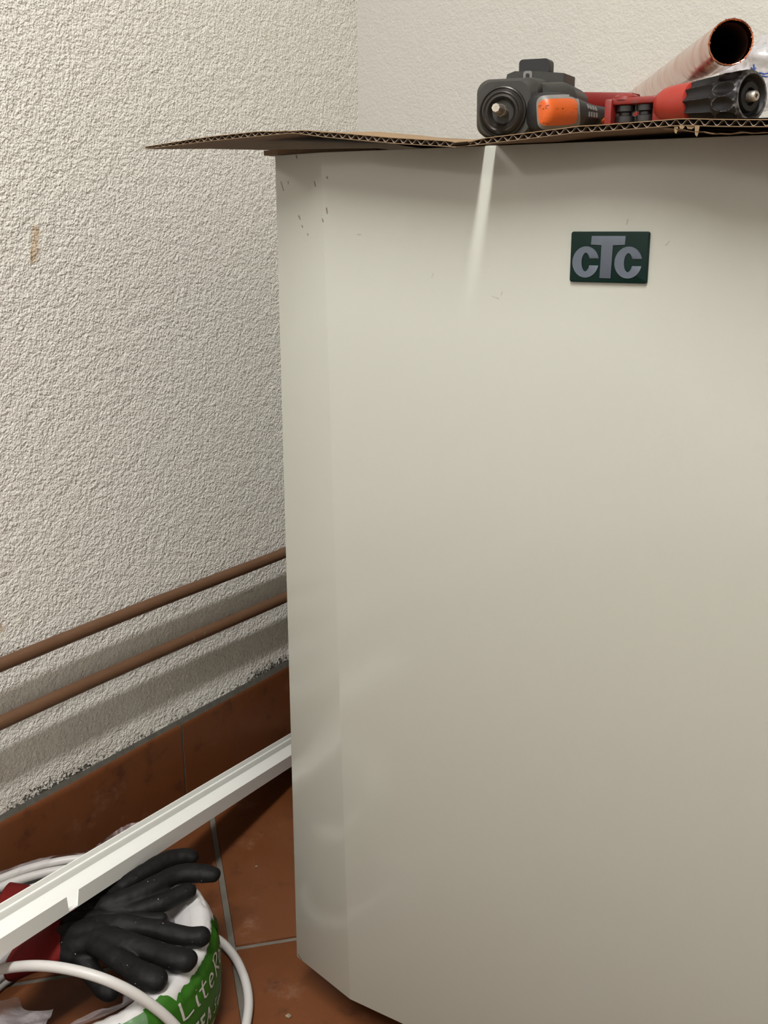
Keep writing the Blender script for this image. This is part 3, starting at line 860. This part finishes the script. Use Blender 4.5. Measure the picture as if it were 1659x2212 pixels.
def patch(name, a0, a1, v0, v1, na, nv, lift, mat, parent, e0=None, e1=None, thick_=.0004, ends=None):
    bm = bmesh.new(); g = []
    for i in range(na + 1):
        a = a0 + (a1 - a0) * i / na; row = []
        lo = v0 + (e0(a) if e0 else 0); hi = v1 + (e1(a) if e1 else 0)
        for j in range(nv + 1):
            v = lo + (hi - lo) * j / nv
            aa = a + (ends(v) if ends and i in (0, na) else 0)
            row.append(wrap(aa, v, lift))
        g.append(row)
    V = [[bm.verts.new(p) for p in r] for r in g]
    for i in range(na):
        for j in range(nv): bm.faces.new([V[i][j], V[i + 1][j], V[i + 1][j + 1], V[i][j + 1]])
    return from_bm(name, bm, mat, parent, 180)
rag = lambda a: .03 * noise.noise(Vector((a * 9, 0, 0))) + .02 * noise.noise(Vector((a * 30, 1, 0)))
wrapo = patch('shrink_wrap', R(-200), R(38), 0, 1, 150, 40, .0004, M['wrap'], coil, None, rag)
patch('clear_wrap', R(38), R(162), .1, .92, 80, 20, .0022, M['film'], coil, None, lambda a: .2 * noise.noise(Vector((a * 3, 3, 0))) - .1 + .05 * noise.noise(Vector((a * 25, 1, 0))))
# green label on the outer side
LA0, LA1 = R(-43), R(15)
lab_top = lambda a: .016 * noise.noise(Vector((a * 22, 5, 0))) + .010 * noise.noise(Vector((a * 60, 1, 0))) - .05 * max(0, 1 - abs(a - R(-30.5)) / R(2.2)) + .06 * sst(R(-27), R(-36), a)
label_o = patch('label', LA0, LA1, .13, .680, 110, 30, .0013, M['green'], coil, None, lab_top, ends=lambda v: .02 * noise.noise(Vector((v * 9, 2, 0))))
label_o['label'] = 'torn green paper label with white lettering'
fold_o = patch('label_fold', R(11), R(17), .55, .665, 10, 10, .0032, M['green_dark'], coil)
tape_o = patch('green_tape', R(-53), R(-41), .13, .725, 20, 24, .0010, M['green_pale'], coil)
patch('tape_edge', R(-53.6), R(-52.2), .13, .735, 4, 24, .0016, M['teal'], coil)
def ribbon(bm, pts, wd, a_of, v_of, lift):
    """a flat stroke laid on the wrap, pts in letter units"""
    pts = [np.array(p, float) for p in pts]; sm = []
    for a, b in zip(pts, pts[1:]):
        n = max(2, int(np.linalg.norm(b - a) / .12))
        for i in range(n): sm.append(a + (b - a) * i / n)
    sm.append(pts[-1]); L, Rr = [], []
    for i, p in enumerate(sm):
        d = unit(sm[min(i + 1, len(sm) - 1)] - sm[max(i - 1, 0)]); nn = np.array([-d[1], d[0]]) * wd / 2
        for lst, q in ((L, p + nn), (Rr, p - nn)): lst.append(bm.verts.new(wrap(a_of(q[0]), v_of(q[1]), lift)))
    for i in range(len(sm) - 1): bm.faces.new([L[i], L[i + 1], Rr[i + 1], Rr[i]])
def arc(cx, cy, rx, ry, a0, a1, n=12): return [(cx + rx * math.cos(R(t)), cy + ry * math.sin(R(t))) for t in np.linspace(a0, a1, n)]
text1 = [[(0, 1.0), (.05, .5), (.08, .05), (.25, .02), (.55, .10)],
         [(.78, .62), (.76, .35), (.80, .02), (.90, 0)], [(.79, .86), (.81, .90)],
         [(1.18, .98), (1.14, .5), (1.16, .10), (1.26, .0), (1.38, .05)], [(.96, .62), (1.20, .66), (1.42, .68)],
         [(1.58, .34), (1.92, .40)] + arc(1.76, .40, .17, .24, 0, 180, 10) + arc(1.76, .30, .17, .28, 180, 320, 10),
         [(2.20, 0), (2.24, .5), (2.26, 1.0)], [(2.16, .92)] + arc(2.40, .80, .24, .22, 110, -80, 12) + [(2.28, .52), (2.46, .25), (2.66, .0)],
         [(2.80, .34), (3.10, .40)] + arc(2.95, .40, .15, .23, 0, 180, 10) + arc(2.95, .30, .15, .28, 180, 320, 10),
         [(3.24, .64), (3.60, .0)], [(3.56, .66), (3.22, .0)]]
# letter units: u -> angle, v -> height on the wrap
def write(letters, wd, a0, ka_, v0, kv, fall=0):
    for strokes in letters:
        bm = bmesh.new()
        for st in strokes:
            ribbon(bm, [(x, y - fall * x) for x, y in st], wd, lambda u: a0 + u * ka_, lambda v: v0 + v * kv, .0019)
        from_bm('letter', bm, M['label_white'], label_o)
T1 = text1
write([[T1[0]], [T1[1], T1[2]], [T1[3], T1[4]], [T1[5]], [T1[6], T1[7]], [T1[8]], [T1[9], T1[10]]], .095, R(-30), R(11.6), .475, .150, .10)
def slab_e(x): return [[(x + .18, 0), (x + .18, 1)], [(x, .93), (x + .72, .93)], [(x, .07), (x + .75, .07)], [(x + .18, .5), (x + .58, .5)]]
def slab_a(x): return [[(x + .08, 0), (x + .42, 1)], [(x + .42, 1), (x + .76, 0)], [(x + .2, .32), (x + .64, .32)], [(x - .05, .06), (x + .25, .06)], [(x + .58, .06), (x + .92, .06)]]
write([slab_e(0), slab_e(.95), slab_a(1.9)], .2, R(-25), R(4.6), .235, .125, .05)
script = [[(0, .1), (.25, -.1), (.5, .1), (.42, .45), (.15, .75), (.3, 1.05), (.65, 1.0)], [(.85, .6), (.82, .2), (1.0, .1)], [(.9, .85), (.92, .9)], [(1.15, .55), (1.1, -.2)], [(1.15, .5), (1.4, .55), (1.4, .15), (1.15, .15)],
          [(1.6, .55), (1.62, .12), (1.9, .15), (1.9, .55), (1.95, .12)], [(2.1, .12), (2.12, .5), (2.35, .5), (2.36, .12)], [(2.55, .12), (2.57, .5), (2.8, .5), (2.84, .12)]]
C_ = script
write([[C_[0]], [C_[1], C_[2]], [C_[3], C_[4]], [C_[5]], [C_[6]], [C_[7]]], .13, R(-9.5), R(4.6), .205, .095, 0)
# loose ends of the same cable
def cable(pts, n=14):
    bm = bmesh.new(); add_tube(bm, spline(pts, n), CR, 14); return from_bm('loose_cable', bm, M['cable'], coil, 180)
cable([at_z(-160, 2180, .10), at_z(-90, 2120, .135), at_w(0, 2094, 1.035), at_w(80, 2086, 1.02), at_w(160, 2096, 1.012), at_w(240, 2121, 1.01), at_w(312, 2160, 1.02), at_w(376, 2214, 1.035), at_w(425, 2285, 1.05), at_z(455, 2400, .03), at_z(455, 2520, .0056)])
cable([at_z(440, 2022, .02), at_z(472, 2030, .012), at_z(506, 2066, .0062), at_z(528, 2112, .0056), at_z(537, 2160, .0056), at_z(532, 2212, .0056), at_z(515, 2275, .0056), at_z(485, 2350, .0056), at_z(455, 2440, .0056)])
# loose film: a crest standing behind the coil and a sheet sagging in the hole
def sheet(name, fn, nu, nv, mat):
    bm = bmesh.new(); V = [[bm.verts.new(fn(i / nu, j / nv)) for j in range(nv + 1)] for i in range(nu + 1)]
    for i in range(nu):
        for j in range(nv): bm.faces.new([V[i][j], V[i + 1][j], V[i + 1][j + 1], V[i][j + 1]])
    return from_bm(name, bm, mat, coil, 180)
def crest(u, v):
    x = 178 + (335 - 178) * u
    yt = 1842 - 66 * math.sin(min(1, u / .78) * math.pi / 2) ** 1.5 + 3 * noise.noise(Vector((u * 20, 0, 0)))
    y = yt + (1872 - yt) * v
    w_ = 1.375 + .012 * noise.noise(Vector((u * 6, v * 3, 0))) + .006 * noise.noise(Vector((u * 16, v * 5, 2)))
    return at_w(x, y, w_)
sheet('film_crest', crest, 40, 14, make_film('purple_film', .75, (.30, .24, .24)))
def sag(u, v):
    a = R(-205) + R(125) * u; r = .152 - .080 * v * (1 + .25 * noise.noise(Vector((u * 5, 0, 0))))
    z = .1095 - .034 * v + .010 * noise.noise(Vector((u * 6, v * 3, 5))) * v
    return CC + np.array([math.cos(a) * r, math.sin(a) * r, z])
sheet('film_fold', sag, 60, 20, M['film_thick'])
def sag2(u, v):
    a = R(-80) + R(115) * u; r = .140 - .05 * v * (1 + .4 * noise.noise(Vector((u * 7, 0, 2))))
    z = .1065 - .035 * v + .009 * noise.noise(Vector((u * 7, v * 3, 8))) * v
    return CC + np.array([math.cos(a) * r, math.sin(a) * r, z])
sheet('film_fold', sag2, 60, 16, M['film'])

# ------------------------------------------------------------------ gloves
def glove(label, chains, palm, loc):
    bm = bmesh.new()
    def ball(p, r, sq=.85):
        mt = Matrix.Translation(Vector(p)) @ Matrix.Diagonal((r, r, r * sq, 1))
        bmesh.ops.create_icosphere(bm, subdivisions=2, radius=1, matrix=mt)
    for ch in chains:
        pts = [at_z(x, y, z) for x, y, z, r in ch]; rr = [q[3] for q in ch]
        P = spline([np.append(p, r) for p, r in zip(pts, rr)], 8)
        for q in P: ball(q[:3], q[3])
    for x, y, z, r, sq in palm: ball(at_z(x, y, z), r, sq)
    me = bpy.data.meshes.new('tmp'); bm.to_mesh(me); bm.free()
    o = bpy.data.objects.new('tmp', me); COL.objects.link(o)
    m1 = o.modifiers.new('r', 'REMESH'); m1.mode = 'VOXEL'; m1.voxel_size = .0017
    m2 = o.modifiers.new('s', 'SMOOTH'); m2.iterations = 9; m2.factor = .6
    dg = bpy.context.evaluated_depsgraph_get(); dg.update()
    me2 = bpy.data.meshes.new_from_object(o.evaluated_get(dg)); me2.name = 'work_glove'
    bpy.data.objects.remove(o); bpy.data.meshes.remove(me)
    for v in me2.vertices:                      # creases and slack in the rubber
        n_ = noise.noise(v.co * 55) * .0011 + noise.noise(v.co * 140) * .0005
        v.co += v.normal * n_
    me2.materials.clear()
    g = link('work_glove', me2, M['rubber'], None, 180)
    return tag(g, label, 'glove', None)
def cuff(parent, pts, wid, thk, mat=None):
    bm = bmesh.new(); P = spline(pts, 8); n = len(P); seg = 40; rings = []
    for lay in (0, 1):
        for i in range(n):
            k = i if lay == 0 else n - 1 - i
            a = unit(P[min(k + 1, n - 1)] - P[max(k - 1, 0)]); s = unit(np.cross(a, UP)); u = np.cross(s, a)
            w = np.interp(k / (n - 1), [0, .3, 1], wid) - (.0016 if lay else 0); h = np.interp(k / (n - 1), [0, .3, 1], thk) - (.0016 if lay else 0)
            rings.append([bm.verts.new(P[k] + (s * w * math.cos(t) + u * h * math.sin(t)) * (1 + .012 * math.sin(t * 20) * (1 - lay))) for t in np.linspace(0, 2 * math.pi, seg, endpoint=False)])
    for A, B in zip(rings, rings[1:]):
        for k in range(seg): bm.faces.new([A[k], A[(k + 1) % seg], B[(k + 1) % seg], B[k]])
    o = from_bm('cuff', bm, M['red_knit'], parent, 180); o['label'] = 'red knitted cuff'
    return o
g1 = glove('black rubber-coated work glove with red cuff lying lower on the coil, fingers over the label',
      [[(215, 1998, .118, .0125), (262, 1995, .121, .0122), (330, 2006, .119, .0118), (395, 2021, .118, .0125), (432, 2024, .118, .0128)],
       [(215, 2022, .118, .0125), (270, 2035, .121, .0130), (330, 2055, .119, .0126), (375, 2071, .119, .0140), (399, 2075, .119, .0143)],
       [(195, 2035, .114, .0120), (225, 2050, .117, .0120), (275, 2086, .117, .0128), (313, 2109, .118, .0143), (334, 2116, .118, .0146)],
       [(165, 2040, .105, .0130), (185, 2075, .098, .0125), (205, 2110, .090, .0118), (228, 2138, .086, .0118), (236, 2143, .085, .0118)],
       [(128, 1985, .108, .0110), (160, 1990, .111, .0110), (190, 1985, .112, .0110), (250, 1978, .112, .0100), (320, 1984, .1135, .0085), (350, 1983, .1135, .0075)],
       [(128, 2020, .108, .0120), (170, 2015, .115, .0150), (215, 2012, .118, .0150)],
       [(128, 2040, .104, .0120), (165, 2040, .110, .0150), (205, 2035, .115, .0130)],
       [(125, 2055, .100, .0105), (150, 2060, .103, .0120), (175, 2060, .102, .0120)]],
      [(190, 2010, .115, .0165, .8), (170, 2030, .111, .0165, .8)], None)
cuff(g1, [at_z(142, 2022, .107), at_z(122, 2034, .102), at_z(92, 2050, .092), at_z(52, 2068, .076)], [.0270, .0330, .0345], [.0125, .0150, .0160])
g2 = glove('black work glove tucked under the white trunking, fingertips past the back of the coil',
      [[(215, 1938, .116, .0110), (262, 1915, .120, .0115), (310, 1886, .122, .0118), (352, 1862, .122, .0120), (390, 1850, .120, .0120), (412, 1851, .118, .0110)],
       [(225, 1955, .118, .0120), (280, 1938, .122, .0125), (330, 1916, .124, .0125), (380, 1890, .124, .0128), (430, 1886, .122, .0125), (458, 1889, .121, .0108)],
       [(240, 1968, .114, .0110), (300, 1965, .115, .0115), (350, 1950, .117, .0118), (390, 1932, .117, .0115), (404, 1926, .117, .0110)],
       [(160, 1945, .111, .0110), (200, 1940, .114, .0130), (240, 1935, .117, .0140)],
       [(160, 1960, .111, .0110), (200, 1958, .114, .0140), (250, 1955, .116, .0130)],
       [(130, 1968, .108, .0100), (180, 1972, .108, .0095), (230, 1972, .109, .0100), (280, 1974, .109, .0090)]],
      [(210, 1948, .114, .0150, .75)], None)
cuff(g2, [at_z(170, 1950, .112), at_z(120, 1950, .117), at_z(60, 1950, .121), at_z(6, 1946, .123)], [.0180, .0230, .0290], [.0105, .0120, .0130])

# ------------------------------------------------------------------ white cable trunking
A_ = at_w(0, 2012, 1.04); B_ = at_w(630, 1620, 1.655)
ta = unit(B_ - A_); tsd = unit(np.cross(ta, UP)); tup = np.cross(tsd, ta)       # tsd points to the near side
TLn = np.linalg.norm(B_ - A_)
Ws, Hs, wt = .0245, .0195, .0016
def tp(s, x, z): return A_ + ta * s + tsd * x + tup * z
def trunk_sections():
    # cross section of an open channel with a clip rib inside each wall; x: near side +, z up from the floor of the channel
    return [(-Ws, -.008), (Ws, -.008), (Ws, Hs - .008), (Ws - wt, Hs - .008), (Ws - wt, -.008 + wt), (-Ws + wt, -.008 + wt), (-Ws + wt, Hs - .0176), (-Ws + wt + .0020, Hs - .0168), (-Ws + wt + .0020, Hs - .0154), (-Ws + wt, Hs - .0148), (-Ws + wt, Hs - .008), (-Ws, Hs - .008)]
def s_at(px, x_side, z):
    lo_s, hi_s = -.3, TLn + .3
    for _ in range(50):
        m = (lo_s + hi_s) / 2; d = tp(m, x_side, z) - CAMP
        wv = d @ np.array([0, cP, -sP])
        if 829.5 + FPX * d[0] / wv < px: lo_s = m
        else: hi_s = m
    return (lo_s + hi_s) / 2
n0, n1, n0b, n1b = s_at(144, Ws, Hs - .008), s_at(170, Ws, Hs - .008), s_at(149, Ws, -.006), s_at(168, Ws, -.006)
bm = bmesh.new()
sec = trunk_sections()
# base, far wall with rib, near wall on either side of the notch
S0, S1 = -.22, TLn * 1.12
add_prism(bm, [(-Ws, -.008), (Ws, -.008), (Ws, -.008 + wt), (-Ws + wt, -.008 + wt)] + sec[6:], tsd, tup, tp(S0, 0, 0), ta, S1 - S0)
for a, b, c, d in ((S0, n0, S0, n0b), (n1, S1, n1b, S1)):
    vs = [tp(c, Ws, -.008 + wt), tp(d, Ws, -.008 + wt), tp(b, Ws, Hs - .008), tp(a, Ws, Hs - .008)]
    vs2 = [v - tsd * wt for v in vs]
    q = [bm.verts.new(v) for v in vs + vs2]
    for f in ((0, 1, 2, 3), (7, 6, 5, 4), (0, 4, 5, 1), (1, 5, 6, 2), (2, 6, 7, 3), (3, 7, 4, 0)): bm.faces.new([q[i] for i in f])
trunk = from_bm('cable_trunking', bm, M['pvc'], None, 30)
tag(trunk, 'long white plastic cable trunking with a notch in its side, leaning over the coil', 'trunking')
bm = bmesh.new()
zt = -.008 + wt + .0002
for px, dx, r in ((443, .012, .0021), (590, .004, .0012), (232, .006, .0010), (16, .008, .0012)):
    s = s_at(px, Ws - dx, zt)
    p = [tp(s + math.cos(t) * r, Ws - dx + math.sin(t) * r * .6, zt) for t in np.linspace(0, 2 * math.pi, 9, endpoint=False)]
    bm.faces.new([bm.verts.new(v) for v in p])
o = from_bm('speck', bm, M['ink'], trunk); o['kind'] = 'stuff'
bm = bmesh.new(); s = s_at(291, Ws - .012, zt); lh = .008
def stroke(p, q, wd=.0007):
    p, q = np.array(p), np.array(q); d = unit(q - p); n_ = np.array([-d[1], d[0]]) * wd / 2
    bm.faces.new([bm.verts.new(tp(s + x, Ws - .0155 - y, zt)) for x, y in (p + n_, q + n_, q - n_, p - n_)])
for g_, pq in ((0, [((0, 1), (0, 0)), ((0, 0), (.5, 0))]), (1, [((0, 1), (0, .1)), ((0, .1), (.5, .1)), ((.5, .1), (.5, 1))]), (2, [((.5, .9), (0, .8)), ((0, .8), (0, .1)), ((0, .1), (.5, 0))]), (3, [((0, 0), (.25, 1)), ((.25, 1), (.5, 0)), ((.1, .4), (.4, .4))])):
    for a, b in pq: stroke((g_ * .0082 + a[0] * .009, a[1] * lh), (g_ * .0082 + b[0] * .009, b[1] * lh))
from_bm('printing', bm, M['ink'], trunk)

# ------------------------------------------------------------------ crumbs on the floor
def crumb(px, py, r, label):
    p = at_z(px, py, 0); bm = bmesh.new(); bmesh.ops.create_icosphere(bm, subdivisions=2, radius=1)
    for v in bm.verts:
        d = v.co.normalized(); v.co = Vector((d.x * r * 1.2, d.y * r, (d.z + .8) * r * .7)) * (1 + .35 * noise.noise(d * 2 + Vector((px, 0, 0)))); v.co += Vector(p) + Vector((0, 0, .0003))
    tag(from_bm('stone_chip', bm, M['stone'], None, 30), label, 'stone')
crumb(623, 2197, .0026, 'pale stone chip on the floor tile in front of the cabinet\'s left corner')
crumb(554, 1873, .0016, 'tiny white crumb on the floor tile below the trunking')
